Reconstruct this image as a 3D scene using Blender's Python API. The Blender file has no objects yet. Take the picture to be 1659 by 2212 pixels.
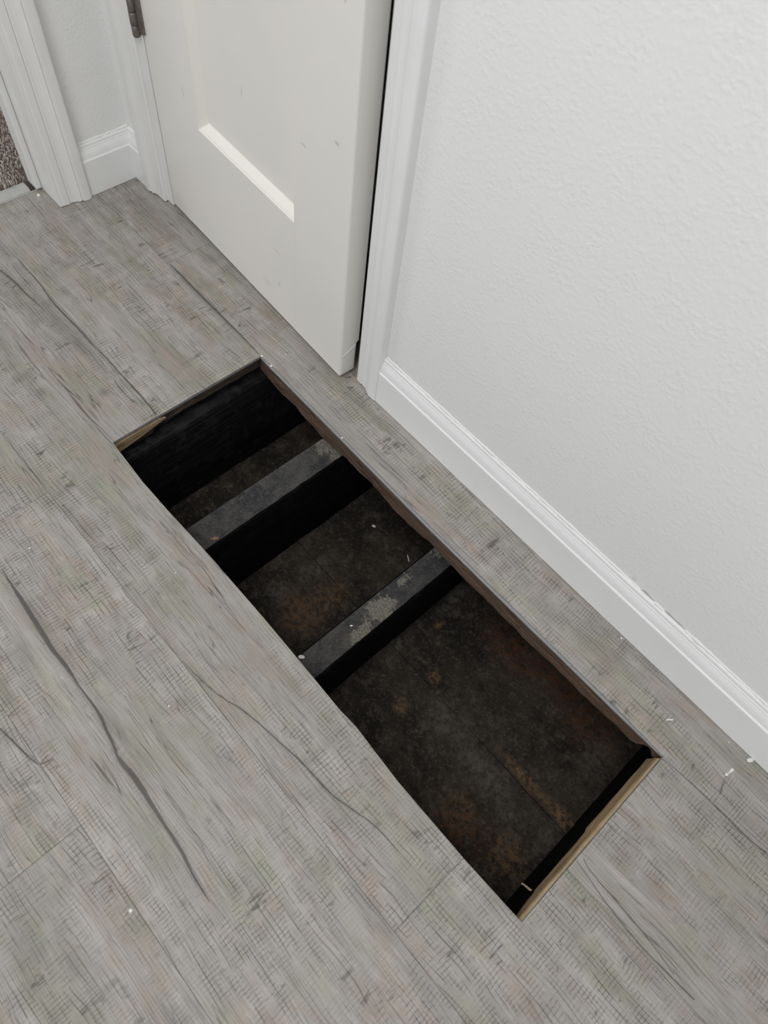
import bpy, bmesh, math, random
from mathutils import Vector, noise as mnoise
random.seed(7)
scene = bpy.context.scene
COL = scene.collection

# ------------------------------------------------------------------ camera
cam_d = bpy.data.cameras.new('camera')
cam = bpy.data.objects.new('camera', cam_d)
COL.objects.link(cam)
cam_d.sensor_fit = 'HORIZONTAL'
cam_d.sensor_width = 36.0
cam_d.lens = 1545.69 / 1659 * 36.0
cam.location = (0.7369, -0.4996, 1.0176)
cam.rotation_euler = (0.5079, -0.0977, 0.8330)
cam_d.clip_start = 0.01
cam_d.dof.use_dof = True
cam_d.dof.focus_distance = 1.20
cam_d.dof.aperture_fstop = 6.5
scene.camera = cam

# ------------------------------------------------------------------ light
world = bpy.data.worlds.new('world')
scene.world = world
world.use_nodes = True
wb = world.node_tree.nodes['Background']
wb.inputs[0].default_value = (0.985, 0.99, 1.0, 1)
wb.inputs[1].default_value = 0.44
def area_light(name, loc, target, size, size_y, power, color):
    d = bpy.data.lights.new(name, 'AREA')
    d.shape = 'RECTANGLE'; d.size = size; d.size_y = size_y
    d.energy = power; d.color = color
    o = bpy.data.objects.new(name, d)
    COL.objects.link(o)
    o.location = loc
    o.rotation_euler = (Vector(target) - Vector(loc)).to_track_quat('-Z', 'Y').to_euler()
    return o
area_light('ceiling_lamp', (0.50, -1.0, 2.36), (0.50, -1.0, 0), 0.9, 0.9, 23, (1.0, 0.985, 0.955))
area_light('window_daylight', (1.9, -3.1, 1.7), (0.1, 0.0, 0.5), 1.4, 1.3, 23, (0.95, 0.98, 1.0))
area_light('next_room_daylight', (-2.6, -1.9, 1.7), (-0.7, -0.2, 0.3), 1.2, 1.2, 16, (0.97, 0.99, 1.0))
scene.view_settings.view_transform = 'Standard'
scene.view_settings.look = 'None'
scene.view_settings.gamma = 1.0
scene.view_settings.use_curve_mapping = False
scene.view_settings.exposure = 0.0

# ------------------------------------------------------------------ helpers
def new_obj(name, mesh, mats, parent=None):
    o = bpy.data.objects.new(name, mesh)
    COL.objects.link(o)
    for m in (mats if isinstance(mats, (list, tuple)) else [mats]):
        mesh.materials.append(m)
    if parent: o.parent = parent
    return o
def pd(name, verts, faces, mats, parent=None, smooth=False, mi=None):
    me = bpy.data.meshes.new(name)
    me.from_pydata(verts, [], faces)
    if mi: me.polygons.foreach_set('material_index', mi)
    if smooth: me.polygons.foreach_set('use_smooth', [True] * len(me.polygons))
    me.update()
    bm = bmesh.new(); bm.from_mesh(me)
    bmesh.ops.recalc_face_normals(bm, faces=bm.faces)
    bm.to_mesh(me); bm.free()
    return new_obj(name, me, mats, parent)
def bm_obj(name, bm, mats, parent=None, smooth=False):
    me = bpy.data.meshes.new(name)
    bmesh.ops.recalc_face_normals(bm, faces=bm.faces)
    bm.to_mesh(me); bm.free()
    if smooth: me.polygons.foreach_set('use_smooth', [True] * len(me.polygons))
    return new_obj(name, me, mats, parent)
def add_box(bm, x0, x1, y0, y1, z0, z1):
    v = [bm.verts.new((x, y, z)) for z in (z0, z1) for x, y in ((x0, y0), (x1, y0), (x1, y1), (x0, y1))]
    for f in ((3, 2, 1, 0), (4, 5, 6, 7), (0, 1, 5, 4), (1, 2, 6, 5), (2, 3, 7, 6), (3, 0, 4, 7)):
        bm.faces.new([v[i] for i in f])
def boxes(name, bs, mats, parent=None, bevel=0):
    bm = bmesh.new()
    for b in bs: add_box(bm, *b)
    if bevel:
        bmesh.ops.bevel(bm, geom=bm.edges[:], offset=bevel, segments=2, affect='EDGES', profile=0.6)
    return bm_obj(name, bm, mats, parent)
def prism(name, poly, z0, z1, mats, parent=None, bevel=0.0, side_mat=0):
    """vertical prism of a plan polygon; top edges chamfered"""
    bm = bmesh.new()
    lo = [bm.verts.new((x, y, z0)) for x, y in poly]
    hi = [bm.verts.new((x, y, z1)) for x, y in poly]
    n = len(poly)
    bm.faces.new(lo[::-1]); top = bm.faces.new(hi)
    for i in range(n):
        f = bm.faces.new((lo[i], lo[(i + 1) % n], hi[(i + 1) % n], hi[i])); f.material_index = side_mat
    if bevel:
        es = [e for e in top.edges]
        r = bmesh.ops.bevel(bm, geom=es, offset=bevel, segments=1, affect='EDGES', clamp_overlap=True)
        for f in r['faces']: f.material_index = 0
    return bm_obj(name, bm, mats, parent)
def empty(name, loc=(0, 0, 0)):
    o = bpy.data.objects.new(name, None); COL.objects.link(o); o.location = loc
    o.empty_display_size = 0.05
    return o
def tag(o, label, cat=None, group=None, kind=None):
    o['label'] = label
    if cat: o['category'] = cat
    if group: o['group'] = group
    if kind: o['kind'] = kind
    return o
def sweep(name, prof, frame, s0, s1, mats, parent=None, n=1, wob=0.0, smooth_groups=None, cap=True):
    """extrude a profile [(a,b)] along a straight run s; frame(a,b,s)->xyz"""
    V = []; F = []
    m = len(prof)
    for k in range(n + 1):
        s = s0 + (s1 - s0) * k / n
        for i, (a, b) in enumerate(prof):
            w = wob * mnoise.noise((s * 9, a * 70, b * 70 + 3.1)) if wob else 0
            V.append(frame(a + w, b, s))
    for k in range(n):
        for i in range(m):
            j = (i + 1) % m
            F.append((k * m + i, k * m + j, (k + 1) * m + j, (k + 1) * m + i))
    if cap:
        F.append(tuple(range(m))[::-1]); F.append(tuple(n * m + i for i in range(m)))
    return pd(name, V, F, mats, parent)

# ------------------------------------------------------------------ node toolkit
class NT:
    def __init__(s, name):
        s.mat = bpy.data.materials.new(name); s.mat.use_nodes = True
        s.t = s.mat.node_tree; s.n = s.t.nodes; s.l = s.t.links
        s.b = s.n['Principled BSDF']
    def new(s, t, **kw):
        x = s.n.new(t)
        for k, v in kw.items(): setattr(x, k, v)
        return x
    def put(s, sock, v):
        if isinstance(v, bpy.types.NodeSocket): s.l.new(v, sock)
        elif v is not None:
            if sock.type == 'RGBA' and len(v) == 3: v = (*v, 1)
            sock.default_value = v
    def m(s, op, a, b=None, c=None, clamp=False):
        x = s.new('ShaderNodeMath', operation=op, use_clamp=clamp)
        for i, v in enumerate((a, b, c)):
            if v is not None: s.put(x.inputs[i], v)
        return x.outputs[0]
    def v(s, op, a, b=None):
        x = s.new('ShaderNodeVectorMath', operation=op)
        s.put(x.inputs[0], a)
        if b is not None: s.put(x.inputs[1], b)
        return x.outputs['Vector']
    def comb(s, x, y, z=0.0):
        c = s.new('ShaderNodeCombineXYZ')
        for i, q in enumerate((x, y, z)): s.put(c.inputs[i], q)
        return c.outputs[0]
    def sep(s, v):
        c = s.new('ShaderNodeSeparateXYZ'); s.l.new(v, c.inputs[0]); return c.outputs
    def pos(s): return s.new('ShaderNodeNewGeometry').outputs['Position']
    def noise(s, vec, scale, detail=2.0, rough=0.5, dist=0.0):
        x = s.new('ShaderNodeTexNoise'); s.put(x.inputs['Vector'], vec)
        x.inputs['Scale'].default_value = scale; x.inputs['Detail'].default_value = detail
        x.inputs['Roughness'].default_value = rough; x.inputs['Distortion'].default_value = dist
        return x.outputs['Fac']
    def voronoi(s, vec, scale, feature='F1'):
        x = s.new('ShaderNodeTexVoronoi', feature=feature); s.put(x.inputs['Vector'], vec)
        x.inputs['Scale'].default_value = scale
        return x.outputs['Distance']
    def smooth(s, x, lo, hi):
        r = s.new('ShaderNodeMapRange', interpolation_type='SMOOTHSTEP')
        s.put(r.inputs[0], x); r.inputs[1].default_value = lo; r.inputs[2].default_value = hi
        r.inputs[3].default_value = 0.0; r.inputs[4].default_value = 1.0
        return r.outputs[0]
    def mix(s, f, a, b, blend='MIX'):
        x = s.new('ShaderNodeMix', data_type='RGBA', blend_type=blend)
        s.put(x.inputs[0], f); s.put(x.inputs[6], a); s.put(x.inputs[7], b)
        return x.outputs[2]
    def ramp(s, f, stops):
        r = s.new('ShaderNodeValToRGB'); s.l.new(f, r.inputs[0])
        e = r.color_ramp.elements
        while len(e) < len(stops): e.new(0.5)
        for i, (p, c) in enumerate(stops): e[i].position = p; e[i].color = (*c, 1)
        return r.outputs[0]
    def fcurve(s, x, pts):
        f = s.new('ShaderNodeFloatCurve'); s.put(f.inputs['Value'], x)
        cu = f.mapping.curves[0]
        while len(cu.points) < len(pts): cu.points.new(0.5, 0.5)
        for i, (a, b) in enumerate(pts):
            cu.points[i].location = (a, b); cu.points[i].handle_type = 'AUTO'
        f.mapping.use_clip = False
        f.mapping.update()
        return f.outputs[0]
    def blob(s, x, y, cx, cy, rx, ry):
        a = s.m('DIVIDE', s.m('SUBTRACT', x, cx), rx); b = s.m('DIVIDE', s.m('SUBTRACT', y, cy), ry)
        d = s.m('SQRT', s.m('ADD', s.m('MULTIPLY', a, a), s.m('MULTIPLY', b, b)))
        return s.m('SUBTRACT', 1.0, s.smooth(d, 0.15, 1.0))
    def bump(s, h, strength, dist=0.001):
        b = s.new('ShaderNodeBump'); s.put(b.inputs['Height'], h)
        b.inputs['Strength'].default_value = strength; b.inputs['Distance'].default_value = dist
        s.l.new(b.outputs[0], s.b.inputs['Normal'])
    def done(s, col, rough=0.5, spec=0.4, metal=0.0):
        s.put(s.b.inputs['Base Color'], col); s.put(s.b.inputs['Roughness'], rough)
        s.b.inputs['Specular IOR Level'].default_value = spec
        s.b.inputs['Metallic'].default_value = metal
        return s.mat

# ------------------------------------------------------------------ materials
CRACKS = [
[(0.095, -0.5495, 0.0009), (0.132, -0.5515, 0.0025), (0.166, -0.5527, 0.0058), (0.198, -0.5546, 0.0057), (0.228, -0.5558, 0.0057), (0.253, -0.5572, 0.0048), (0.275, -0.5559, 0.0048), (0.297, -0.5559, 0.0036), (0.315, -0.557, 0.0024), (0.359, -0.5564, 0.0031), (0.391, -0.5608, 0.0038), (0.424, -0.5661, 0.003), (0.437, -0.569, 0.0038), (0.469, -0.567, 0.006), (0.507, -0.5685, 0.0052), (0.541, -0.5703, 0.0037), (0.579, -0.5717, 0.0037), (0.612, -0.5763, 0.0029), (0.652, -0.5791, 0.0004)],
[(0.302, -0.6638, 0.002), (0.322, -0.6602, 0.002), (0.352, -0.6553, 0.002), (0.376, -0.6498, 0.0005)],
[(0.38, -0.4307, 0.0006), (0.444, -0.4222, 0.0011), (0.5, -0.4063, 0.0014), (0.557, -0.397, 0.0014), (0.6, -0.3909, 0.0017), (0.653, -0.3872, 0.002), (0.688, -0.379, 0.0014), (0.727, -0.3693, 0.0011), (0.767, -0.367, 0.0005)],
[(-0.459, -0.2554, 0.0023), (-0.444, -0.2534, 0.0028), (-0.42, -0.2502, 0.0028), (-0.385, -0.2485, 0.0025), (-0.351, -0.2455, 0.0016), (-0.325, -0.2436, 0.0004)],
[(-0.466, -0.2158, 0.0008), (-0.392, -0.2159, 0.0014), (-0.329, -0.2208, 0.0022), (-0.284, -0.22, 0.0026), (-0.241, -0.2187, 0.0026), (-0.209, -0.2191, 0.002), (-0.178, -0.2177, 0.0013), (-0.126, -0.2166, 0.001), (-0.063, -0.2155, 0.0014), (-0.001, -0.2218, 0.0012)],
[(-0.11, -0.2313, 0.0004), (-0.091, -0.2344, 0.0014), (-0.073, -0.2341, 0.0009), (-0.048, -0.2329, 0.0014)],
[(0.933, -0.1985, 0.0006), (0.969, -0.204, 0.0008), (1.003, -0.2085, 0.0011), (1.05, -0.2112, 0.0013), (1.088, -0.2098, 0.0012), (1.133, -0.207, 0.0012)],
[(0.938, -0.1898, 0.0008), (0.968, -0.1952, 0.0008), (0.998, -0.1954, 0.0012), (1.023, -0.1966, 0.0012), (1.048, -0.1978, 0.0008), (1.1, -0.2045, 0.0008)],
[(0.932, -0.0036, 0.0006), (0.983, 0.0008, 0.0008), (1.03, 0.002, 0.0015), (1.067, 0.0018, 0.0019), (1.104, 0.0056, 0.0019)],
[(-0.291, 0.0033, 0.0016), (-0.174, 0.0027, 0.0036), (-0.083, 0.0024, 0.0025), (-0.006, 0.0016, 0.0008)],
]
SMUDGES = [  # cx, cy, rx, ry, strength : printed dark figure of the vinyl wood pattern
(-0.248, -0.237, 0.20, 0.020, .42), (0.547, -0.761, 0.05, 0.022, .42), (0.60, -0.735, 0.03, 0.012, .35), (0.999, -0.108, 0.10, 0.020, .22), (1.10, -0.105, 0.12, 0.018, .2),
(-0.098, -0.264, 0.016, 0.012, .75), (0.188, -0.314, 0.020, 0.010, .55), (0.234, -0.593, 0.04, 0.03, .36),
(0.40, -0.553, 0.05, 0.013, .45), (0.797, -0.437, 0.10, 0.014, .36), (0.90, -0.445, 0.10, 0.018, .3),
(0.259, -0.634, 0.04, 0.012, .4), (-0.048, -0.2329, 0.012, 0.005, .6), (0.29, -0.51, 0.10, 0.03, .18), (0.33, -0.46, 0.12, 0.016, .2)]

FLOOR_GAIN = 0.77
def vinyl_plank():
    t = NT('grey_weathered_vinyl_plank')
    P = t.pos(); x, y, z = t.sep(P)
    rnd = t.new('ShaderNodeObjectInfo').outputs['Random']
    xo = t.m('ADD', x, t.m('MULTIPLY', rnd, 37.0)); yo = t.m('ADD', y, t.m('MULTIPLY', rnd, 11.0))
    V = lambda sx, sy, xx=xo, yy=yo: t.comb(t.m('MULTIPLY', xx, sx), t.m('MULTIPLY', yy, sy))
    def iso(vec, c, w, amt, detail=1):
        d = t.m('ABSOLUTE', t.m('SUBTRACT', t.noise(vec, 1, detail, .4), c))
        return t.m('MULTIPLY', t.m('SUBTRACT', 1.0, t.smooth(d, w * .15, w)), amt)
    # the grain wanders gently
    wa = t.noise(V(2.6, 6), 1, 2, .5)
    wb_ = t.noise(V(16, 24), 1, 1, .5)
    yg = t.m('ADD', yo, t.m('ADD', t.m('MULTIPLY', t.m('SUBTRACT', wa, .5), .030), t.m('MULTIPLY', t.m('SUBTRACT', wb_, .5), .0035)))
    G = lambda sx, sy: V(sx, sy, xo, yg)
    # cathedral zones (plain long grain) against sawn zones (cross-hatched)
    zone = t.smooth(t.noise(V(1.8, 11), 1, 2, .5), .49, .63)
    saw = t.m('SUBTRACT', 1.0, t.m('MULTIPLY', zone, .85))
    saw = t.m('MULTIPLY', saw, t.m('ADD', .42, t.m('MULTIPLY', t.smooth(t.noise(V(7, 12), 1, 2, .5), .34, .54), .68)))
    hue = t.noise(V(4.5, 12), 1, 4, .6)
    base = t.ramp(hue, [(.30, (.365, .332, .303)), (.40, (.352, .352, .308)), (.47, (.390, .376, .362)), (.54, (.405, .393, .383)), (.60, (.385, .350, .325)), (.68, (.345, .348, .300))])
    hue2 = t.noise(V(13, 34), 1, 2, .5)
    base = t.mix(t.m('MULTIPLY', t.smooth(hue2, .55, .72), .40), base, (.40, .325, .278))
    base = t.mix(t.m('MULTIPLY', t.smooth(hue2, .45, .28), .36), base, (.335, .355, .272))
    # broad tonal streaks along the grain, finer streaks in them
    st = t.noise(G(2.6, 30), 1, 3, .62)
    val = t.m('ADD', .69, t.m('MULTIPLY', st, .66))
    val = t.m('MULTIPLY', val, t.m('ADD', .97, t.m('MULTIPLY', rnd, .06)))
    fib = t.noise(G(15, 620), 1, 3, .7)
    val = t.m('MULTIPLY', val, t.m('ADD', .80, t.m('MULTIPLY', fib, .40)))
    spk = t.noise(V(700, 900), 1, 2, .6)
    val = t.m('MULTIPLY', val, t.m('ADD', .86, t.m('MULTIPLY', spk, .28)))
    # long thin dark grain lines
    l1 = iso(G(3.0, 62), .5, .010, .55); l2 = iso(G(4.5, 120), .5, .014, .40); l4 = iso(G(5, 95), .60, .010, .42)
    lines = t.m('MAXIMUM', t.m('MAXIMUM', l1, l2), l4)
    brk = t.smooth(t.noise(G(9, 60), 1, 3, .6), .42, .58)
    lines = t.m('MULTIPLY', lines, t.m('MULTIPLY', brk, t.m('ADD', .35, t.m('MULTIPLY', zone, .75))))
    def comb_lines(ph, w):      # thin, nearly even lines
        d = t.m('ABSOLUTE', t.m('SUBTRACT', t.m('FRACT', ph), .5))
        return t.m('SUBTRACT', 1.0, t.smooth(d, w * .3, w))
    off = lambda sx, sy, k, dt=1: t.m('MULTIPLY', t.m('SUBTRACT', t.noise(V(sx, sy), 1, dt, .5), .5), k)
    # sawn cross marks: fine nearly even lines across the board, jogging and fading
    ph = t.m('ADD', t.m('MULTIPLY', xo, 185), t.m('ADD', off(8, 2.2, 6.0), t.m('ADD', off(3, 22, 1.0), off(70, 200, .45))))
    wv = t.m('ADD', .10, t.m('MULTIPLY', t.noise(V(30, 30), 1, 1, .5), .14))
    cross = comb_lines(ph, .17)
    dash = t.smooth(t.noise(V(40, 70), 1, 3, .65), .40, .60)
    cross = t.m('MULTIPLY', t.m('MULTIPLY', cross, .40), t.m('MULTIPLY', saw, dash))
    # matching grain ticks close the weave
    ph2 = t.m('ADD', t.m('MULTIPLY', yg, 165), t.m('ADD', off(3, 16, 3.5), off(14, 30, 1.1)))
    tick = t.m('MULTIPLY', comb_lines(ph2, .15), t.smooth(t.noise(V(20, 80), 1, 3, .65), .42, .60))
    tick = t.m('MULTIPLY', t.m('MULTIPLY', tick, .46), t.m('ADD', .4, t.m('MULTIPLY', saw, .6)))
    # second, finer grain comb in the plain zones
    ph3 = t.m('ADD', t.m('MULTIPLY', yg, 330), t.m('ADD', off(3, 22, 5.0), off(20, 40, .8)))
    fine = t.m('MULTIPLY', t.m('MULTIPLY', comb_lines(ph3, .26), t.smooth(t.noise(G(10, 90), 1, 3, .6), .42, .60)), .20)
    # short dark scars across, few
    c3 = t.m('MULTIPLY', iso(V(85, 9), .5, .030, .50), t.m('MULTIPLY', saw, t.smooth(t.noise(V(22, 28), 1, 3, .6), .54, .64)))
    cross = t.m('MAXIMUM', cross, c3)
    # soft broad saw bands, darker and lighter
    bn = t.noise(V(38, 8), 1, 4, .65)
    val = t.m('MULTIPLY', val, t.m('ADD', 1.0, t.m('MULTIPLY', t.m('MULTIPLY', t.m('SUBTRACT', bn, .5), .62), saw)))
    for k in (lines, cross, tick, fine): val = t.m('MULTIPLY', val, t.m('SUBTRACT', 1.0, k))
    # worn, lighter crests
    lt = t.m('MULTIPLY', t.m('SUBTRACT', 1.0, t.smooth(t.m('ABSOLUTE', t.m('SUBTRACT', t.noise(G(8, 170), 1, 1, .4), .57)), .002, .014)), .20)
    val = t.m('MULTIPLY', val, t.m('ADD', 1.06, lt))
    # printed cracks
    dark = None; sliver = None
    rag = t.m('MULTIPLY', t.m('SUBTRACT', t.noise(t.comb(t.m('MULTIPLY', x, 90), t.m('MULTIPLY', y, 300)), 1, 3, .65), .5), .0026)
    for c in CRACKS:
        x0, x1 = c[0][0], c[-1][0]
        ys = [q[1] for q in c]; y0, y1 = min(ys) - 1e-3, max(ys) + 1e-3
        wm = max(q[2] for q in c)
        tt = t.m('DIVIDE', t.m('SUBTRACT', x, x0), x1 - x0)
        cy = t.m('ADD', y0, t.m('MULTIPLY', t.fcurve(tt, [((q[0] - x0) / (x1 - x0), (q[1] - y0) / (y1 - y0)) for q in c]), y1 - y0))
        w = t.m('MULTIPLY', t.fcurve(tt, [((q[0] - x0) / (x1 - x0), q[2] / wm) for q in c]), wm * .82)
        w = t.m('MAXIMUM', w, 1e-4)
        sd = t.m('DIVIDE', t.m('ADD', t.m('SUBTRACT', y, cy), rag), w)
        d = t.m('ABSOLUTE', sd)
        inside = t.m('MULTIPLY', t.m('GREATER_THAN', tt, 0.0), t.m('LESS_THAN', tt, 1.0))
        k = t.m('MULTIPLY', t.m('SUBTRACT', 1.0, t.smooth(d, .40, 1.10)), inside)
        halo = t.m('MULTIPLY', t.m('MULTIPLY', t.m('SUBTRACT', 1.0, t.smooth(d, .8, 3.2)), inside), .22)
        k = t.m('MAXIMUM', k, halo)
        sl = t.m('MULTIPLY', t.m('SUBTRACT', 1.0, t.smooth(t.m('ABSOLUTE', t.m('SUBTRACT', sd, .95)), .05, .30)), inside)
        dark = k if dark is None else t.m('MAXIMUM', dark, k)
        sliver = sl if sliver is None else t.m('MAXIMUM', sliver, sl)
    sliver = t.m('MULTIPLY', sliver, t.smooth(t.noise(t.comb(t.m('MULTIPLY', x, 22), t.m('MULTIPLY', y, 40)), 1, 1, .5), .50, .62))
    sm = None
    for cx, cy, rx, ry, s_ in SMUDGES:
        k = t.m('MULTIPLY', t.blob(x, t.m('ADD', y, t.m('MULTIPLY', t.m('SUBTRACT', wa, .5), .02)), cx, cy, rx, ry), s_)
        sm = k if sm is None else t.m('MAXIMUM', sm, k)
    sm = t.m('MULTIPLY', sm, t.m('ADD', .45, t.m('MULTIPLY', t.noise(G(30, 160), 1, 3, .6), 1.0)))
    val = t.m('MULTIPLY', val, FLOOR_GAIN)
    col = t.mix(1.0, base, t.comb(t.m('MULTIPLY', val, 1.02), val, t.m('MULTIPLY', val, .975)), 'MULTIPLY')
    col = t.mix(t.m('MULTIPLY', sm, .8, clamp=True), col, (.14, .135, .132))
    dk = t.m('MULTIPLY', dark, t.m('ADD', .62, t.m('MULTIPLY', fib, .45)), clamp=True)
    col = t.mix(dk, col, (.060, .057, .054))
    col = t.mix(t.m('MULTIPLY', sliver, .55), col, (.40, .38, .36))
    h = t.m('SUBTRACT', t.m('MULTIPLY', fib, .4), t.m('ADD', t.m('ADD', lines, cross), t.m('ADD', tick, t.m('MULTIPLY', dark, .8))))
    t.bump(h, .35, .0007)
    return t.done(col, .55, .32)

def paint(name, col, rough=.35, bump=None, tint=None, spec=.4):
    t = NT(name); P = t.pos()
    n = t.noise(P, 14, 3, .6)
    c = t.mix(t.m('MULTIPLY', t.smooth(n, .42, .68), .5), col, tint or tuple(q * .965 for q in col))
    if bump:
        h = t.noise(P, bump[0], 2, .5)
        t.bump(h, bump[1], bump[2])
    return t.done(c, rough, spec)

def wall_paint():
    t = NT('white_orange_peel_wall_paint'); P = t.pos(); x, y, z = t.sep(P)
    V = t.comb(x, t.m('MULTIPLY', y, 1.0), z)
    n1 = t.noise(V, 185, 3, .55, .35)
    n2 = t.noise(V, 380, 2, .5)
    big = t.noise(V, 26, 2, .5)
    knob = t.smooth(n1, .42, .66)
    amp = t.m('ADD', .55, t.m('MULTIPLY', t.smooth(big, .38, .64), .7))
    h = t.m('ADD', t.m('MULTIPLY', knob, amp), t.m('MULTIPLY', n2, .35))
    t.bump(h, .42, .0005)
    c = t.mix(t.m('MULTIPLY', t.noise(V, 5, 2, .5), .5), (.805, .805, .797), (.785, .788, .786))
    # scuffs and flaked paint above the baseboard
    rag = t.noise(V, 330, 2, .6)
    for cx, cz, rx, rz, s_ in ((.2312, .1095, .018, .006, .45), (.7315, .1150, .005, .010, .6), (.560, .109, .010, .004, .3), (.70, .108, .012, .004, .2), (.985, .104, .05, .005, .35)):
        k = t.m('MULTIPLY', t.blob(x, z, cx, cz, rx, rz), t.m('MULTIPLY', t.smooth(rag, .46, .60), s_))
        c = t.mix(k, c, (.22, .21, .19))
    return t.done(c, .55, .3)

def door_paint():
    t = NT('off_white_door_paint'); P = t.pos(); x, y, z = t.sep(P)
    n = t.noise(P, 6, 3, .6)
    c = t.mix(t.m('MULTIPLY', t.smooth(n, .35, .7), .55), (.795, .775, .73), (.755, .740, .70))
    ux = t.m('ADD', x, .42)
    for cx, cz, rx, rz, s_ in ((.5168, .612, .003, .012, .55), (.1079, .2949, .0022, .016, .45), (.2677, .3722, .0025, .014, .3), (.4412, .3937, .010, .003, .35), (.5133, .4381, .007, .004, .5),
                               (.365, .1546, .02, .0025, .25), (.3683, .0835, .006, .006, .3), (.33, .06, .02, .012, .12), (.02, .02, .05, .05, .15)):
        c = t.mix(t.m('MULTIPLY', t.blob(ux, z, cx, cz, rx, rz), s_), c, (.33, .29, .25))
    brush = t.noise(t.comb(t.m('MULTIPLY', x, 500), t.m('MULTIPLY', y, 500), t.m('MULTIPLY', z, 18)), 1, 2, .6)
    t.bump(t.m('ADD', t.m('MULTIPLY', brush, .35), t.noise(P, 60, 2, .5)), .12, .001)
    return t.done(c, .34, .45)

def shade_wood(name="shade_black_timber", k=1.0):
    """timber with the shade of the hole put into its near-black colour; along y = grain"""
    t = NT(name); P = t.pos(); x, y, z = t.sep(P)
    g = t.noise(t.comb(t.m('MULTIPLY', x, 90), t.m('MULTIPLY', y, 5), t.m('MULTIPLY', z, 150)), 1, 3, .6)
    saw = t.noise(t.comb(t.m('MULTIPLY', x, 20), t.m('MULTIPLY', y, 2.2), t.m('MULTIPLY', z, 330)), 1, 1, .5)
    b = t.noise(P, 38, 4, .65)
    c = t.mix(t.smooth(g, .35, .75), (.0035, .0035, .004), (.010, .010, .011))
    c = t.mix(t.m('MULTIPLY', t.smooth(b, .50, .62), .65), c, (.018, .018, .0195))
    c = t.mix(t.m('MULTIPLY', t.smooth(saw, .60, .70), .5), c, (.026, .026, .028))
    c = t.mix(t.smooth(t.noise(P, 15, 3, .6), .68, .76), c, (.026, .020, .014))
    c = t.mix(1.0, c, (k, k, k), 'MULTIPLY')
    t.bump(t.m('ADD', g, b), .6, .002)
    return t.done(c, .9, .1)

def dusty_top():
    t = NT('dust_covered_timber'); P = t.pos(); x, y, z = t.sep(P)
    a = t.noise(P, 26, 4, .65); b = t.noise(P, 300, 4, .75); d = t.noise(P, 110, 4, .7)
    c = t.mix(t.smooth(a, .35, .65), (.036, .037, .040), (.074, .071, .067))
    c = t.mix(t.m('MULTIPLY', t.smooth(d, .50, .66), .6), c, (.085, .080, .073))
    c = t.mix(t.m('MULTIPLY', t.smooth(b, .54, .70), .7), c, (.115, .108, .098))
    c = t.mix(t.m('MULTIPLY', t.smooth(b, .47, .30), .75), c, (.010, .010, .011))
    lump = None
    for cx, cy, rx, ry, s_ in ((.4935, -.181, .014, .026, 1.0), (.482, -.126, .027, .034, .92), (.468, -.062, .013, .020, .85), (.468, .022, .026, .022, .75), (.192, -.006, .020, .024, .95), (.218, .002, .016, .018, .85), (.205, .03, .03, .03, .8)):
        k = t.m('MULTIPLY', t.blob(x, y, cx, cy, rx * 1.5, ry * 1.5), s_)
        lump = k if lump is None else t.m('MAXIMUM', lump, k)
    e = t.m('ADD', lump, t.m('ADD', t.m('MULTIPLY', t.m('SUBTRACT', d, .5), 1.9), t.m('MULTIPLY', t.m('SUBTRACT', a, .5), 1.2)))
    k = t.m('MULTIPLY', t.smooth(e, .42, .62), t.m('GREATER_THAN', lump, .02))
    pc = t.mix(t.smooth(b, .40, .60), (.10, .095, .082), (.215, .20, .17))
    c = t.mix(t.m('MULTIPLY', k, .85), c, pc)
    t.bump(t.m('ADD', t.m('ADD', a, b), t.m('MULTIPLY', k, 1.5)), .7, .0015)
    return t.done(c, .95, .1)

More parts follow.
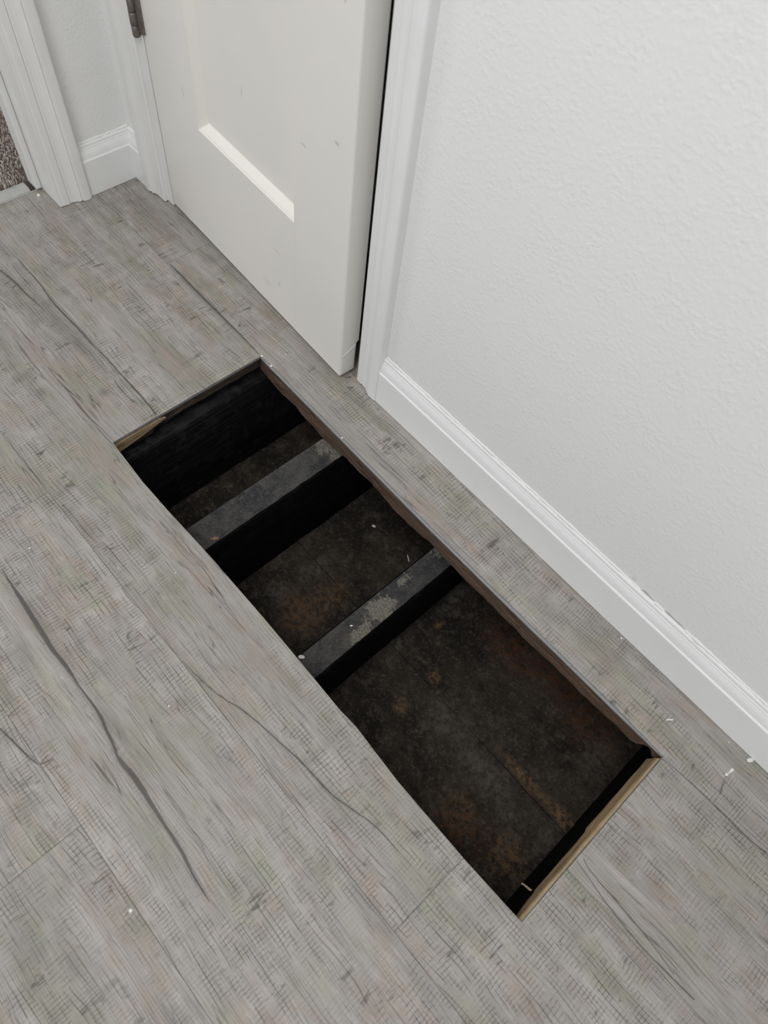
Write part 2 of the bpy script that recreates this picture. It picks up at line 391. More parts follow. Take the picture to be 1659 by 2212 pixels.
def pit_sheet():
    t = NT('rusted_grimy_sheet_metal'); P = t.pos(); x, y, z = t.sep(P)
    a = t.noise(P, 9, 4, .6); b = t.noise(P, 42, 5, .7); f = t.noise(P, 230, 3, .7)
    e = t.noise(P, 120, 4, .75)
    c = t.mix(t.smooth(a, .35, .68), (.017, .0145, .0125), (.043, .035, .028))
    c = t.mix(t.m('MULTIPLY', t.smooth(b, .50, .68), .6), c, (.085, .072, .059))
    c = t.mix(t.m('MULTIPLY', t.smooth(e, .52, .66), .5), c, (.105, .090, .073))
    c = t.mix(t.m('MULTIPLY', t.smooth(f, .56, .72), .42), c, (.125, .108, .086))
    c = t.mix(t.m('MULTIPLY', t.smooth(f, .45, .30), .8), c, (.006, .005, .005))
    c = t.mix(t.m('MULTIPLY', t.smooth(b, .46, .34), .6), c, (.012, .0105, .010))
    rag = t.noise(P, 95, 5, .75)
    def add(lst, colr, k0=.30, k1=.62):
        nonlocal c
        for cx, cy, rx, ry, s_ in lst:
            k = t.m('MULTIPLY', t.blob(x, y, cx, cy, rx * 1.3, ry * 1.3), t.smooth(rag, .40, .62))
            c = t.mix(t.m('MULTIPLY', k, s_), c, colr)
    add([(.606, -.085, .014, .014, .9), (.604, -.169, .014, .016, .8), (.841, -.090, .07, .012, .8), (.925, -.088, .035, .016, .95), (.351, -.203, .05, .04, .5), (.899, -.206, .05, .035, .5),
         (.80, -.22, .05, .04, .4), (.541, -.007, .012, .014, .7), (.36, -.13, .04, .05, .4)], (.19, .115, .055))
    add([(.749, .097, .12, .05, .75), (.851, .071, .08, .05, .65), (.66, .07, .08, .05, .7), (.347, -.19, .07, .03, .4), (.82, -.23, .06, .04, .45)], (.095, .036, .019))
    add([(.787, -.135, .07, .025, .7), (.68, -.125, .05, .03, .6), (.292, -.201, .03, .03, .6), (.30, -.11, .02, .06, .5), (.52, -.09, .012, .05, .6), (.90, .03, .03, .05, .5), (.522, .05, .012, .06, .7), (.93, -.13, .02, .05, .5), (.86, -.15, .04, .02, .5)], (.105, .098, .085))
    t.bump(t.m('ADD', b, t.m('MULTIPLY', f, .5)), .5, .002)
    return t.done(c, .85, .15)

def raw_wood(name, ca, cb, cc, along='x', s=1.0):
    t = NT(name); P = t.pos(); x, y, z = t.sep(P)
    u, w = (x, y) if along == 'x' else (y, x)
    g = t.noise(t.comb(t.m('MULTIPLY', u, 9 * s), t.m('MULTIPLY', w, 160), t.m('MULTIPLY', z, 260)), 1, 4, .65)
    b = t.noise(P, 24, 3, .6)
    c = t.mix(t.smooth(g, .32, .62), ca, cb)
    c = t.mix(t.m('MULTIPLY', t.smooth(b, .46, .66), .85), c, cc)
    t.bump(g, .6, .0015)
    return t.done(c, .8, .2)

def simple(name, a, b, scale, rough, spec=.3, metal=0.0, bump=0.0):
    t = NT(name); P = t.pos(); n = t.noise(P, scale, 3, .6)
    if bump: t.bump(n, bump, .001)
    return t.done(t.mix(t.smooth(n, .35, .65), a, b), rough, spec, metal)

M_plank = vinyl_plank()
M_core = simple('vinyl_core', (.16, .16, .165), (.26, .255, .25), 260, .7)
M_wall = wall_paint()
M_trim = paint('white_gloss_trim_paint', (.81, .815, .815), .30, (70, .10, .001), (.775, .78, .775), .45)
M_trim_old = paint('white_brushed_casing_paint', (.775, .775, .765), .32, (55, .16, .0012), (.73, .73, .715), .45)
M_caulk = paint('white_caulk', (.84, .84, .82), .45, (160, .3, .001))
M_door = door_paint()
M_mould = paint('cream_moulding_paint', (.81, .79, .735), .36, (45, .2, .001), (.77, .75, .695), .45)
M_edge = simple('bare_painted_door_edge', (.66, .645, .60), (.74, .725, .68), 30, .55, .25, 0, .2)
M_shade_wood = shade_wood('shade_darkened_timber', .45)  # shade on the faces inside the hole, painted in as near-black
M_shade_wood_far = shade_wood('shade_dark_sawn_timber', 1.35)  # same painted shade, less dark copy for the far joist
M_dust = dusty_top()
M_sheet = pit_sheet()
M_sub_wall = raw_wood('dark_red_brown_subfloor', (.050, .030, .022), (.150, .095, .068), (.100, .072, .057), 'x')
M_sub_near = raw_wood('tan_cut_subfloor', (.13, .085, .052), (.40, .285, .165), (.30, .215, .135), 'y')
M_sub_far = raw_wood('dark_subfloor_edge', (.018, .015, .013), (.075, .055, .038), (.022, .021, .021), 'y')  # near-black to brown edge colour, varied by noise
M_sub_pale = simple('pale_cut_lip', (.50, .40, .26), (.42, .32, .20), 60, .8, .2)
M_hinge = simple('aged_pewter_hinge', (.155, .135, .118), (.21, .19, .17), 120, .42, .4, .55)
M_strip = simple('grey_transition_strip', (.40, .405, .39), (.45, .45, .435), 40, .45, .35)
M_chip = simple('white_paint_flake', (.78, .78, .75), (.68, .68, .65), 200, .6)
M_leaf = simple('dry_brown_flake', (.16, .10, .06), (.22, .14, .085), 200, .8)

# ------------------------------------------------------------------ FLOOR: planks
floor = tag(empty('floor'), 'grey wood-look vinyl plank floor with a long rectangular hole cut by the wall', kind='structure')
Wd = 0.216
XA, XB, Y0 = -0.6225, 1.75, -1.55
edge_wall = [(0.0, -0.0006), (.0293, -.0017), (.16, -.003), (.3024, -.0045), (.4382, -.0060), (.581, -.0053), (.6797, -.0044), (.7365, -.0035), (.838, -.0030), (.9314, -.0012)]
edge_room = [(.0, -.3047), (.03, -.3060), (.0937, -.3089), (.166, -.308), (.2541, -.3048), (.2947, -.3042), (.4028, -.3034), (.4962, -.3045), (.5806, -.3060), (.5990, -.3048), (.6124, -.3042), (.705, -.3093), (.8289, -.309), (.9313, -.306)]
g = .00018
HX0, HX1 = 0.0, 0.9314
planks = []
def plank(poly):
    planks.append(prism('floor_plank', poly, -.006, 0.0, [M_plank, M_core], floor, bevel=.0003, side_mat=1))
def rect(x0, x1, y0, y1): plank([(x0 + g, y0 + g), (x1 - g, y0 + g), (x1 - g, y1 - g), (x0 + g, y1 - g)])
# strip along the wall and under the door
xb = -.2947
rect(XA, xb, 0, .34)
plank([(xb + g, g)] + [(-.0005, g)] + [(x, y + (.0042 if .02 < x < .92 else .0012)) for x, y in edge_wall] + [(.9319, g), (XB, g), (XB, .34), (xb + g, .34)])
tg = prism('plank_tongue', edge_wall + [(x, y + .0050) for x, y in edge_wall][::-1], -.0052, -.0022, simple('blue_grey_vinyl_tongue', (.25, .255, .26), (.31, .31, .31), 300, .6), floor)
# row that the hole interrupts
rect(XA, HX0, -Wd, 0)
rect(HX1, XB, -Wd, 0)
# row notched by the hole
xe = .8296
er = [(x, y) for x, y in edge_room if x < xe]
plank([(XA + g, -2 * Wd + g), (xe - g, -2 * Wd + g), (xe - g, -.309)] + er[::-1] + [(HX0 - .0002, -Wd - g), (XA + g, -Wd - g)])
plank([(xe + g, -2 * Wd + g), (XB, -2 * Wd + g), (XB, -Wd - g), (HX1, -Wd - g), (.9313, -.306), (xe + g, -.309)])
# rows on the room side
def row(k, cuts):
    xs = [XA] + cuts + [XB]
    for a, b in zip(xs, xs[1:]): rect(a, b, -(k + 1) * Wd, -k * Wd)
row(2, [.0200]); row(3, [.4750]); row(4, [-.15, 1.05]); row(5, [.62]); row(6, [.2])

# ------------------------------------------------------------------ subfloor round the hole
def rough_board(name, path, dirn, tops, bots, depth, mats, layers=4, amp=.0015):
    """board whose cut edge follows path; dirn = into the board; face runs tops->bots with rough wear"""
    V = []; F = []; n = len(path)
    for i, (px, py) in enumerate(path):
        for k in range(layers + 1):
            f = k / layers
            zt, zb = tops[i], bots[i]
            w = amp * mnoise.noise((px * 40, py * 40, f * 3.3)) + amp * .6 * mnoise.noise((px * 130, py * 130, f * 9))
            V.append((px + dirn[0] * w, py + dirn[1] * w, zt + (zb - zt) * f))
        V.append((px + dirn[0] * depth, py + dirn[1] * depth, bots[i]))
        V.append((px + dirn[0] * depth, py + dirn[1] * depth, tops[i]))
    m = layers + 3
    for i in range(n - 1):
        for k in range(m):
            j = (k + 1) % m
            F.append((i * m + k, (i + 1) * m + k, (i + 1) * m + j, i * m + j))
    F.append(tuple(range(m))); F.append(tuple((n - 1) * m + k for k in range(m))[::-1])
    return pd(name, V, F, mats, floor)
def lin(pts, x):
    for (a, b), (c, d) in zip(pts, pts[1:]):
        if x <= c: return b + (d - b) * (x - a) / (c - a)
    return pts[-1][1]
N = 90
# wall side
N = 150
xs = [-.005 + (.930 + .005) * i / N for i in range(N + 1)]
botz = [(-.01, -.040), (.06, -.046), (.10, -.043), (.13, -.050), (.18, -.054), (.24, -.046), (.33, -.042), (.37, -.049), (.42, -.050), (.46, -.042), (.6, -.046), (.75, -.044), (.82, -.041), (.897, -.040), (.9005, -.030), (.905, -.017), (.911, -.013), (.917, -.016), (.921, -.028), (.93, -.032)]
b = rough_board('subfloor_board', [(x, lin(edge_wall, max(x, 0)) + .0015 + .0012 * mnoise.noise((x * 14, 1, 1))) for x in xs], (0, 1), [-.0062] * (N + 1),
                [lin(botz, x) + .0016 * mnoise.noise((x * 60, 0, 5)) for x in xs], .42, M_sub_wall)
b['label'] = 'dark red-brown cut board edge under the planks along the wall'
boxes('subfloor_board', [(.9305, 1.70, -.0040, .42, -.042, -.0062)], M_sub_wall, floor, .0008)
# far end
ys = [-.315 + .315 * i / 40 for i in range(41)]
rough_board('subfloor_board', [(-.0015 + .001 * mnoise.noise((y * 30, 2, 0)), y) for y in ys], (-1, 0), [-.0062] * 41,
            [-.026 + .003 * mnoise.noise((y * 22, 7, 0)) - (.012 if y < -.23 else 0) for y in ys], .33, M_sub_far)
# fresh-cut tan wedge left showing at the room-side corner of the far end
wv = [(-.001, -.306, -.008), (-.001, -.215, -.008), (-.001, -.205, -.012), (-.001, -.24, -.020), (-.001, -.306, -.032)]
pd('subfloor_splinter', wv + [(x + .0035, y, z) for x, y, z in wv], [(4, 3, 2, 1, 0), (5, 6, 7, 8, 9), (0, 1, 6, 5), (1, 2, 7, 6), (2, 3, 8, 7), (3, 4, 9, 8), (4, 0, 5, 9)], M_sub_near, floor)
# near end : cut on a slant, so the board shows a sloping tan face
ys = [-.308 + .304 * i / 60 for i in range(61)]
V = []; F = []
for i, y in enumerate(ys):
    e = .0012 * mnoise.noise((y * 30, 4, 0)) + .0006 * mnoise.noise((y * 120, 4, 0))
    taper = min(1, (y + .308) / .035)
    st = (-.006 if y > -.150 else .0) + (.004 if y < -.262 else 0)
    lo = HX1 - (.0062 + .0012 * mnoise.noise((y * 25, 9, 0))) * (.5 + .5 * taper) + st * .25
    V += [(HX1 - .0004, y, -.0062), (HX1 - .0027 + e, y, -.0100), (HX1 - .0010, y, -.0115), (HX1 - .0036 + e, y, -.0135), (lo, y, -.038), (1.70, y, -.0445), (1.70, y, -.0062)]
for i in range(60):
    for k in range(7):
        j = (k + 1) % 7
        F.append((i * 7 + k, (i + 1) * 7 + k, (i + 1) * 7 + j, i * 7 + j))
F += [tuple(range(7)), tuple(420 + k for k in range(7))[::-1]]
mi = []
for i in range(60): mi += [1, 0, 0, 0, 0, 0, 0]
mi += [0, 0]
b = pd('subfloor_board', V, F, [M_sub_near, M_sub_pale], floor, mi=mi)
b['label'] = 'tan freshly cut board edge at the near end of the hole'
# curled splinter on the near board
V = []; F = []
for k in range(9):
    f = k / 8; a = f * 2.0
    p = Vector((.922 - .016 * math.sin(a), -.262 - .006 * f, -.036 + .012 * (1 - math.cos(a)) * .6))
    w = .0016 * (1 - .6 * f)
    for q in ((-w, -w * .3), (w, -w * .3), (0, w)): V.append((p.x + q[0] * .4, p.y + q[0], p.z + q[1]))
for k in range(8):
    for i in range(3):
        j = (i + 1) % 3; F.append((k * 3 + i, k * 3 + j, k * 3 + 3 + j, k * 3 + 3 + i))
F += [(0, 1, 2), (26, 25, 24)]
pd('wood_splinter', V, F, M_sub_pale, floor)
# room side (its cut face looks to the wall)
xs = [-.005 + (.945) * i / N for i in range(N + 1)]
rough_board('subfloor_board', [(x, lin(edge_room, min(max(x, 0), .93)) - .003) for x in xs], (0, -1), [-.0062] * (N + 1), [-.045 + .002 * mnoise.noise((x * 30, 3, 3)) for x in xs], 1.2, M_sub_wall)

# ------------------------------------------------------------------ what lies under the floor
PZ = -.265
bed = tag(empty('floor_crawlspace', (0, 0, 0)), 'grimy rusted sheet-metal bed at the bottom of the hole', kind='structure')
def sheet(name, x0, x1, y0, y1, z1, nx, ny, amp, seed, parent):
    V = []; F = []
    for i in range(nx + 1):
        for j in range(ny + 1):
            x = x0 + (x1 - x0) * i / nx; y = y0 + (y1 - y0) * j / ny
            ey = amp * .8 * mnoise.noise((x * 18, seed, 0)) if j in (0, ny) else 0
            V.append((x, y + ey, z1 + amp * mnoise.noise((x * 16, y * 16, seed)) + amp * .5 * mnoise.noise((x * 55, y * 55, seed))))
    nt = len(V)
    V += [(x, y, PZ - .02) for x, y, z in V]
    h = lambda i, j: i * (ny + 1) + j
    for i in range(nx):
        for j in range(ny): 
            F.append((h(i, j), h(i + 1, j), h(i + 1, j + 1), h(i, j + 1)))
    ring = [h(i, 0) for i in range(nx + 1)] + [h(nx, j) for j in range(1, ny + 1)] + [h(i, ny) for i in range(nx - 1, -1, -1)] + [h(0, j) for j in range(ny - 1, 0, -1)]
    for a, b_ in zip(ring, ring[1:] + ring[:1]): F.append((a, nt + a, nt + b_, b_))
    return pd(name, V, F, M_sheet, parent)
sheet('metal_sheet', -.02, .985, -.62, -.1040, PZ, 70, 36, .0022, 1.0, bed)
sheet('metal_sheet', -.02, .985, -.0800, .42, PZ - .001, 70, 36, .0022, 4.0, bed)
s = sheet('seam_strip', -.02, .985, -.1036, -.0792, PZ + .0026, 90, 4, .0014, 9.0, bed)
s['label'] = 'raised rusty seam strip'
wc = boxes('wall_crawlspace', [(-.05, 1.02, -.66, -.62, -.285, -.047), (-.05, 1.02, .42, .46, -.285, -.047)], M_shade_wood)
tag(wc, 'shade-black side walls under the floor', kind='structure')

def joist(x0, x1, ztop, y0, y1, label, seed, bare=False):
    V = []; F = []; n = 90
    ring = lambda y, k: [
        (x0 + .0010 * mnoise.noise((y * 9, seed, 1)), y, PZ - .004), (x1 + .0012 * mnoise.noise((y * 9, seed, 2)), y, PZ - .004),
        (x1 + .0012 * mnoise.noise((y * 9, seed, 2)) + .0006 * mnoise.noise((y * 60, seed, 2)), y, ztop - .10),
        (x1 + .0012 * mnoise.noise((y * 9, seed, 2)) + .0010 * mnoise.noise((y * 90, seed, 7)), y, ztop - .004),
        (x1 - .003 + .0012 * mnoise.noise((y * 50, seed, 3)), y, ztop + .0008 * mnoise.noise((y * 40, seed, 4))),
        ((x0 + x1) / 2, y, ztop + .0010 * mnoise.noise((y * 26, seed, 5))),
        (x0 + .003, y, ztop + .0008 * mnoise.noise((y * 40, seed, 6))), (x0, y, ztop - .004)]
    for k in range(n + 1): V += ring(y0 + (y1 - y0) * k / n, k)
    mi = []
    for k in range(n):
        for i in range(8):
            j = (i + 1) % 8; F.append((k * 8 + i, k * 8 + j, k * 8 + 8 + j, k * 8 + 8 + i)); mi.append(1 if i in (4, 5) else 0)
    F += [tuple(range(8))[::-1], tuple(n * 8 + i for i in range(8))]; mi += [0, 0]
    o = pd('floor_joist', V, F, [M_shade_wood_far if seed == 8.0 else M_shade_wood, (M_shade_wood_far if seed == 8.0 else M_shade_wood) if bare else M_dust], None, mi=mi)
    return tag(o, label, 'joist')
joist(.1740, .2305, -.0615, -.617, .417, 'joist with shade-blackened sides and pale crumbly dirt at its wall end, crossing the hole', 1.0)
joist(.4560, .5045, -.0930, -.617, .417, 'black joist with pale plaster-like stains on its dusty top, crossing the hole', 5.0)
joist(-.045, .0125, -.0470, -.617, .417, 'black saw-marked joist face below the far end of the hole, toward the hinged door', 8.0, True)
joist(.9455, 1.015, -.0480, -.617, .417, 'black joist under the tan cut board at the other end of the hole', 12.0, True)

# loose bits lying in the hole
def flake(name, c, r, h, rot, mat, label, cat, sides=6, sq=.6):
    rnd = random.Random(hash((round(c[0], 3), sides)) & 1023)
    V = []; n = sides
    for z in (0, h):
        for i in range(n):
            a = 2 * math.pi * i / n; k = r * (.7 + .5 * rnd.random())
            x_, y_ = k * math.cos(a), k * math.sin(a) * sq
            V.append((x_ * math.cos(rot) - y_ * math.sin(rot), x_ * math.sin(rot) + y_ * math.cos(rot), z + (h * .8 * math.cos(a) if z else 0)))
    F = [tuple(range(n))[::-1], tuple(range(n, 2 * n))] + [(i, (i + 1) % n, n + (i + 1) % n, n + i) for i in range(n)]
    o = pd(name, V, F, mat); o.location = c
    return tag(o, label, cat)
flake('paint_chip', (.4625, -.2805, -.0925), .0050, .0012, .6, M_chip, 'white paint chip on the dusty stained joist top by the room-side edge', 'chip')
flake('paint_chip', (.302, .0368, PZ + .0005), .0042, .0012, .2, M_chip, 'small white paint chip on the rusty bed between the two middle joists', 'chip')
flake('paint_chip', (.474, -.186, -.0925), .0025, .001, 1.0, M_chip, 'tiny white fleck on the dusty top of the stained joist', 'chip', 5)
flake('wood_sliver', (.4000, .042, PZ + .001), .0085, .0015, -.55, M_chip, 'thin pale sliver on the rusty bed beside the stained joist', 'sliver', 6, .12)
flake('dry_leaf', (.2215, -.268, -.0610), .0065, .0012, .9, M_leaf, 'dry brown leaf scrap on the dusty joist top near the room-side edge', 'leaf', 7, .55)

# ------------------------------------------------------------------ WALLS
WY = .112          # face of the wall with the door
WX = -.557         # face of the short return wall
JL, JR = -.432, .1415   # door jamb faces
wr = boxes('wall_right', [(.150, 2.6, WY, WY + .11, 0, 2.42), (-.436, .150, WY, WY + .11, 2.075, 2.42)], M_wall)
tag(wr, 'white orange-peel textured wall beside the door', kind='structure')
wn = boxes('wall_back', [(-.68, -.440, .106, .21, 0, 2.42)], M_wall)
tag(wn, 'narrow white wall strip between hinge-side casing and the corner', kind='structure')
wl = boxes('wall_left', [(-.665, WX, -.062, .106, 0, 2.42), (-.665, WX, -2.0, -.93, 0, 2.42), (-.665, WX, -.93, -.062, 2.075, 2.42)], M_wall)
tag(wl, 'white textured return wall between the two door casings', kind='structure')
wcl = boxes('wall_closet', [(-.70, .60, .90, .95, -.05, 2.42), (-.74, -.68, .21, .95, -.05, 2.42), (.60, .66, .222, .95, -.05, 2.42), (-.70, .62, .11, .95, 2.42, 2.46), (-.68, .60, .340, .90, -.05, -.002)], M_wall)
tag(wcl, 'unlit closet walls behind the door', kind='structure')

# ------------------------------------------------------------------ baseboards
BASE = [(0, 0), (.0145, 0), (.0145, .0735), (.0141, .0752), (.0131, .0762), (.0121, .0765), (.0117, .0785), (.0112, .0822), (.0100, .0870), (.0082, .0915), (.0067, .0945), (.0066, .0962), (.0055, .0972), (.0053, .1005), (.0045, .1030), (.0030, .1043), (0, .1048)]
br = sweep('baseboard_right', BASE, lambda a, b_, s_: (s_, WY - a, b_ + .0008), .2045, 2.6, M_trim, None, 1)
tag(br, 'tall white baseboard with moulded top along the textured wall', kind='structure')
bl = empty('baseboard_left'); tag(bl, 'short white baseboard in the corner between the two casings', kind='structure')
sweep('baseboard_board', BASE, lambda a, b_, s_: (WX + a, s_, b_ * .97 + .0008), -.012, .106, M_trim, bl, 1)
sweep('baseboard_board', BASE, lambda a, b_, s_: (s_, .106 - a, b_ * .97 + .0008), -.557, -.5045, M_trim, bl, 1)
def caulk(parent, fr, s0, s1, n, gaps=(), r=.0022):
    V = []; F = []
    for k in range(n + 1):
        s_ = s0 + (s1 - s0) * k / n
        w = r * (1 + .55 * mnoise.noise((s_ * 24, 3, 1)) + .4 * mnoise.noise((s_ * 90, 8, 1)))
        for g0, g1 in gaps:
            if g0 < s_ < g1: w *= .25
        V += [fr(0, -.001, s_), fr(w * 1.2, .0, s_), fr(w * .6, w * .7, s_), fr(.0002, w * 1.7, s_)]
    for k in range(n):
        for i in range(3): F.append((k * 4 + i, k * 4 + i + 1, k * 4 + 5 + i, k * 4 + 4 + i))
    return pd('caulk_bead', V, F, M_caulk, parent, smooth=True)
caulk(br, lambda a, b_, s_: (s_, WY - a, .1052 + b_), .206, 1.4, 260, ((.745, .775), (.79, .83)))
caulk(bl, lambda a, b_, s_: (WX + a, s_, .1022 + b_), -.010, .105, 40)
# flaked-off wall paint just above the baseboard (bare grey plaster shows)
M_plaster = simple('bare_grey_plaster', (.46, .455, .43), (.54, .53, .51), 150, .9, .1)
def flaked(x0, x1, hmax, seed):
    V = []; F = []; n = 16
    for k in range(n + 1):
        f = k / n; x = x0 + (x1 - x0) * f
        h = hmax * min(1, f * 6) * (1 - f ** 3) * (.85 + .3 * mnoise.noise((x * 60, seed, 0)))
        V += [(x, WY - .0006, .1046), (x, WY - .0006, .1056 + max(h, .0002)), (x, WY + .001, .1056 + max(h, .0002))]
    for k in range(n):
        F += [(k * 3, k * 3 + 3, k * 3 + 4, k * 3 + 1), (k * 3 + 1, k * 3 + 4, k * 3 + 5, k * 3 + 2)]
    pd('bare_patch', V, F, M_plaster, wr)
flaked(.748, .776, .0062, 1); flaked(.788, .834, .0060, 2)

# ------------------------------------------------------------------ door casings
CAS = [(0, 0), (0, .0078), (.0012, .0092), (.0030, .0097), (.0135, .0101), (.0150, .0082), (.0168, .0097), (.0215, .0098), (.0270, .0112), (.0325, .0137), (.0355, .0156), (.0372, .0142), (.0386, .0166), (.0430, .0173), (.0520, .0173), (.0550, .0168), (.0566, .0152), (.0570, .0130), (.0570, 0)]
def bottom_ragged(o, amp, z0):
    for v in o.data.vertices:
        if v.co.z < z0 + 1e-4:
            v.co.z += amp * abs(mnoise.noise((v.co.x * 160, v.co.y * 160, 2.2)))
c1 = tag(empty('trim_1'), 'white moulded casing between the ajar door and textured wall', kind='structure')
o = sweep('casing_board', CAS, lambda a, b_, s_: (.1475 + a, WY - b_, s_), .0006, 2.12, M_trim, c1, 14, .0003); bottom_ragged(o, .004, .0006)
boxes('jamb', [(.1415, .1495, WY - .0, WY + .11, .0005, 2.07), (.1295, .1415, WY + .046, WY + .11, .0005, 2.07)], M_trim, c1, .0008)
c2 = tag(empty('trim_2'), 'white moulded casing on the hinge side of the door', kind='structure')
o = sweep('casing_board', CAS, lambda a, b_, s_: (-.4435 - a * 1.05, .106 - b_ * 1.02, s_), .0015, 2.12, M_trim_old, c2, 14, .0004); bottom_ragged(o, .006, .0015)
boxes('jamb', [(-.4470, -.4238, .1035, .222, .0020, 2.07), (-.4330, -.4210, .160, .222, .0020, 2.07)], M_trim_old, c2, .0012)
o = sweep('casing_board', CAS, lambda a, b_, s_: (s_, WY - b_, 2.062 + a), -.4435, .1475, M_trim, c1, 1)
c3 = tag(empty('trim_3'), 'white moulded casing of the carpeted room doorway', kind='structure')
o = sweep('casing_board', CAS, lambda a, b_, s_: (WX + b_ * 1.2, -.0735 + a * 1.06, s_), .0008, 2.12, M_trim_old, c3, 14, .0005); bottom_ragged(o, .005, .0008)
boxes('jamb', [(-.680, WX + .010, -.0790, -.0615, .0008, 2.07)], M_trim_old, c3, .0012)
boxes('door_stop', [(-.650, -.6150, -.0915, -.0792, .0040, 2.06)], M_trim_old, c3, .003)
sweep('casing_board', CAS, lambda a, b_, s_: (-.665 - b_, -.0735 + a, s_), .012, 2.12, M_trim_old, c3, 1)

# ------------------------------------------------------------------ DOOR (ajar a few degrees)
door = tag(empty('door_1', (-.420, .1045, .0)), 'off-white panelled door standing slightly ajar, scuffed, with a pewter hinge', kind='structure')
door.rotation_euler = (0, 0, math.atan2(-.0264, .5484))
LW, TH = .5490, .0385
U0, U1 = .1430, .4165
PZS = [(.2485, .945), (1.075, 1.905)]      # the two panels
def slab(name, u0, u1, z0, z1, mat=M_door, bev=.0003):
    return boxes(name, [(u0, u1, 0, TH, z0, z1)], mat, door, bev)
slab('stile', 0, U0, .010, 2.035)
slab('rail', U0 - .0005, U1 + .0005, .010, PZS[0][0]); slab('rail', U0 - .0005, U1 + .0005, PZS[0][1], PZS[1][0]); slab('rail', U0 - .0005, U1 + .0005, PZS[1][1], 2.035)
# latch stile, with a rounded worn arris
arc = [(LW - .0028 + .0028 * math.sin(q * math.pi / 8), .0028 - .0028 * math.cos(q * math.pi / 8)) for q in range(5)]
V = []; F = []
levels = ((.010, .0062), (.060, .0056), (.0765, .0046), (.0790, .0), (2.035, .0))
for zz, cut in levels:
    V += [(U1, 0, zz)] + [(a_, b_, zz) for a_, b_ in arc] + [(LW, TH - cut, zz), (LW - cut, TH, zz), (U1, TH, zz)]
m = len(V) // len(levels)
for k in range(len(levels) - 1):
    for i in range(m):
        j = (i + 1) % m; F.append((k * m + i, k * m + j, k * m + m + j, k * m + m + i))
F += [tuple(range(m))[::-1], tuple((len(levels) - 1) * m + i for i in range(m))]
pd('stile', V, F, M_door, door)
# patched block low on the latch edge
V = [(LW - .001, .003, .0105), (LW + .0006, .0042, .0108), (LW + .0008, .031, .016), (LW + .0006, .032, .075), (LW + .0008, .004, .054), (LW - .001, .032, .076)]
pd('edge_patch', [(LW - .0006, .0036, .0104), (LW - .0006, .030, .0104), (LW - .0006, .0325, .074), (LW - .0006, .0036, .060), (LW + .0007, .0046, .0110), (LW + .0007, .0285, .0150), (LW + .0007, .0318, .072), (LW + .0007, .0046, .058)],
   [(0, 1, 2, 3), (7, 6, 5, 4), (0, 4, 5, 1), (1, 5, 6, 2), (2, 6, 7, 3), (3, 7, 4, 0)], M_edge, door)
for (z0, z1) in PZS:
    boxes('door_panel', [(U0 - .004, U1 + .004, .0140, .0200, z0 - .004, z1 + .004)], M_door, door)
    # moulding frame: profile from face to panel
    prof = [(0, .0004), (.0010, .0018), (.0036, .0034), (.0118, .0104), (.0146, .0128), (.0156, .0142)]
    V = []; F = []; m = len(prof)
    for a, d in prof:
        e = a - .0003
        V += [(U0 + e, d, z0 + e), (U1 - e, d, z0 + e), (U1 - e, d, z1 - e), (U0 + e, d, z1 - e)]
    sides = {0: [], 1: [], 2: [], 3: []}
    for k in range(m - 1):
        for i in range(4):
            j = (i + 1) % 4; sides[i].append((k * 4 + i, k * 4 + j, k * 4 + 4 + j, k * 4 + 4 + i))
    for i in range(4):
        used = sorted({q for f in sides[i] for q in f}); mp = {q: k for k, q in enumerate(used)}
        vv = [V[q] for q in used]; ff = [tuple(mp[q] for q in f) for f in sides[i]]
        # closed back
        nb = len(vv); vv += [(x_, .0165, z_) for x_, y_, z_ in vv]
        o = pd('panel_moulding', vv, ff, M_mould, door)
# hinge on the room side
hg = empty('hinge', (-.0105, -.0075, .3265)); hg.parent = door
def knuckle(z0, z1, r=.0068, cap=False):
    V = []; F = []; n = 20
    rings = [(z0 + (.0035 if cap else .0004), r), (z1 - .0004, r), (z1, r - .0004)]
    rings = ([(z0, r * .45), (z0 + .0008, r * .8)] if cap else [(z0, r - .0004)]) + rings
    for z, q in rings:
        V += [(q * math.cos(2 * math.pi * i / n), q * math.sin(2 * math.pi * i / n), z) for i in range(n)]
    for k in range(len(rings) - 1):
        for i in range(n):
            j = (i + 1) % n; F.append((k * n + i, k * n + j, k * n + n + j, k * n + n + i))
    F += [tuple(range(n))[::-1], tuple((len(rings) - 1) * n + i for i in range(n))]
    o = pd('knuckle', V, F, M_hinge, hg, smooth=True)
    return o
zk = 0.0
for k in range(5):
    knuckle(zk + .0006, zk + .0196, .0066 if k % 2 == 0 else .0070, k == 0); zk += .0200
boxes('hinge_leaf', [(.0060, .0190, .0022, .0072, .010, .099)], M_hinge, hg, .0006)
boxes('hinge_leaf', [(-.0040, .0030, .0035, .0095, .002, .099)], M_hinge, hg, .0006)

# ------------------------------------------------------------------ carpeted room beyond the left doorway
V = []; F = []; n = 8
prof = [(-.6220, .0006), (-.6226, .0028), (-.6250, .0048), (-.6300, .0060), (-.6400, .0066), (-.6480, .0062), (-.6505, .0050), (-.6505, .0006)]
ts = sweep('threshold_strip', prof, lambda a, b_, s_: (a, s_, b_), -.92, -.1020, M_strip, None, 1)
tag(ts, 'smooth grey transition strip between vinyl planks and carpet', 'threshold')
fc = boxes('floor_carpeted', [(-1.6, -.6500, -1.5, .3, -.02, .004)], simple('carpet_backing', (.10, .085, .075), (.16, .14, .125), 200, .95))
tag(fc, 'floor under the carpet in the next room', kind='structure')
me = bpy.data.meshes.new('carpet_pile')
V = []; F = []; Cc = []
rc = random.Random(3)
pal = [(.62, .56, .52), (.54, .47, .43), (.36, .29, .25), (.17, .135, .115), (.72, .68, .65), (.42, .36, .33), (.60, .52, .51), (.24, .19, .17)]
y = -.60
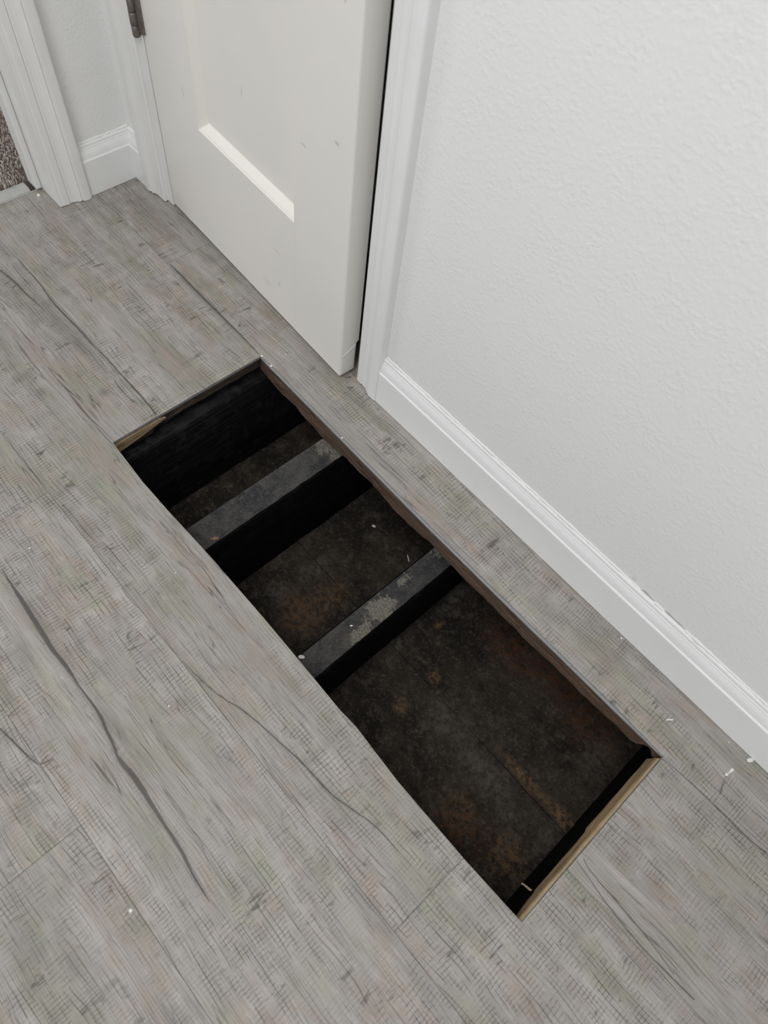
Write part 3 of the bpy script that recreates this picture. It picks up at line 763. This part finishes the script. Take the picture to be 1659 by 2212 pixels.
cell = .0037
nx = int(.36 / cell); ny = int(.60 / cell)
for i in range(nx):
    for j in range(ny):
        bx_ = -.6545 - i * cell + rc.uniform(-.002, .002); by_ = .16 - j * cell + rc.uniform(-.002, .002)
        if by_ > -.0955 and bx_ > -.692: continue
        col = rc.choice(pal); a = rc.uniform(0, 6.28); hgt = rc.uniform(.007, .011); lean = rc.uniform(.001, .0045); r = rc.uniform(.0012, .0019)
        b0 = len(V)
        tops = ((bx_ + lean * math.cos(a) * .5, by_ + lean * math.sin(a) * .5, .004 + hgt * .62, r), (bx_ + lean * math.cos(a), by_ + lean * math.sin(a), .004 + hgt, r * .45))
        for (px, py, pz, rr) in ((bx_, by_, .003, r * .8),) + tops:
            for k in range(4):
                q = a + k * math.pi / 2
                V.append((px + rr * math.cos(q), py + rr * math.sin(q), pz)); Cc.append(col)
        for s_ in (0, 4):
            for k in range(4):
                kk = (k + 1) % 4; F.append((b0 + s_ + k, b0 + s_ + kk, b0 + s_ + 4 + kk, b0 + s_ + 4 + k))
        F.append((b0 + 8, b0 + 9, b0 + 10, b0 + 11))
me.from_pydata(V, [], F)
ca = me.color_attributes.new('tuft', 'FLOAT_COLOR', 'POINT')
ca.data.foreach_set('color', [c for q in Cc for c in (*q, 1)])
t = NT('heathered_carpet_yarn')
att = t.new('ShaderNodeAttribute', attribute_name='tuft').outputs['Color']
mc = t.done(t.mix(t.m('MULTIPLY', t.noise(t.pos(), 700, 2, .6), .5), att, (.28, .23, .20)), .95, .1)
cp = new_obj('carpet_pile', me, mc)
tag(cp, 'heathered brown, beige and white looped carpet beyond the doorway', 'carpet', kind='stuff')

# ------------------------------------------------------------------ paint drips dried on the planks
def drip(pts, r, h=.0007):
    V = []; F = []; n = 14
    bm = bmesh.new()
    for (x_, y_), rr in zip(pts, r):
        top = bm.verts.new((x_, y_, h)); ring = []; ring2 = []
        for i in range(n):
            a = 2 * math.pi * i / n
            ring.append(bm.verts.new((x_ + rr * math.cos(a), y_ + rr * math.sin(a), .0001)))
            ring2.append(bm.verts.new((x_ + rr * .7 * math.cos(a), y_ + rr * .7 * math.sin(a), h * .8)))
        for i in range(n):
            j = (i + 1) % n
            bm.faces.new((ring[i], ring[j], ring2[j], ring2[i])); bm.faces.new((ring2[i], ring2[j], top))
    bm_obj('paint_drip', bm, M_chip, floor, True)
def line(a, b_, n): return [(a[0] + (b_[0] - a[0]) * k / n, a[1] + (b_[1] - a[1]) * k / n) for k in range(n + 1)]
drip(line((.9040, .0465), (.9088, .0525), 6), [.0012] * 7)
drip(line((1.0085, .0495), (1.0105, .0620), 8), [.0020, .0016, .0011, .0009, .0010, .0013, .0019, .0023, .0020])
drip(line((1.0195, .0915), (1.0222, .0960), 3), [.0026, .0030, .0030, .0024])
for x_, y_, r_ in ((.7802, .0928, .0016), (.0008, .0022, .0022), (.0295, .0012, .0024), (.2285, -.001, .0018), (.0891, -.5022, .0014), (.5967, -.6544, .0022), (.421, -.4808, .0013), (.0243, .0383, .0013), (.985, .0905, .0010), (.2, -.42, .0010), (.26, -.36, .0010), (-.34, -.31, .0012)):
    drip([(x_, y_)], [r_])
drip([(-.6045, -.0945), (-.6035, -.0955)], [.0036, .003], .003)
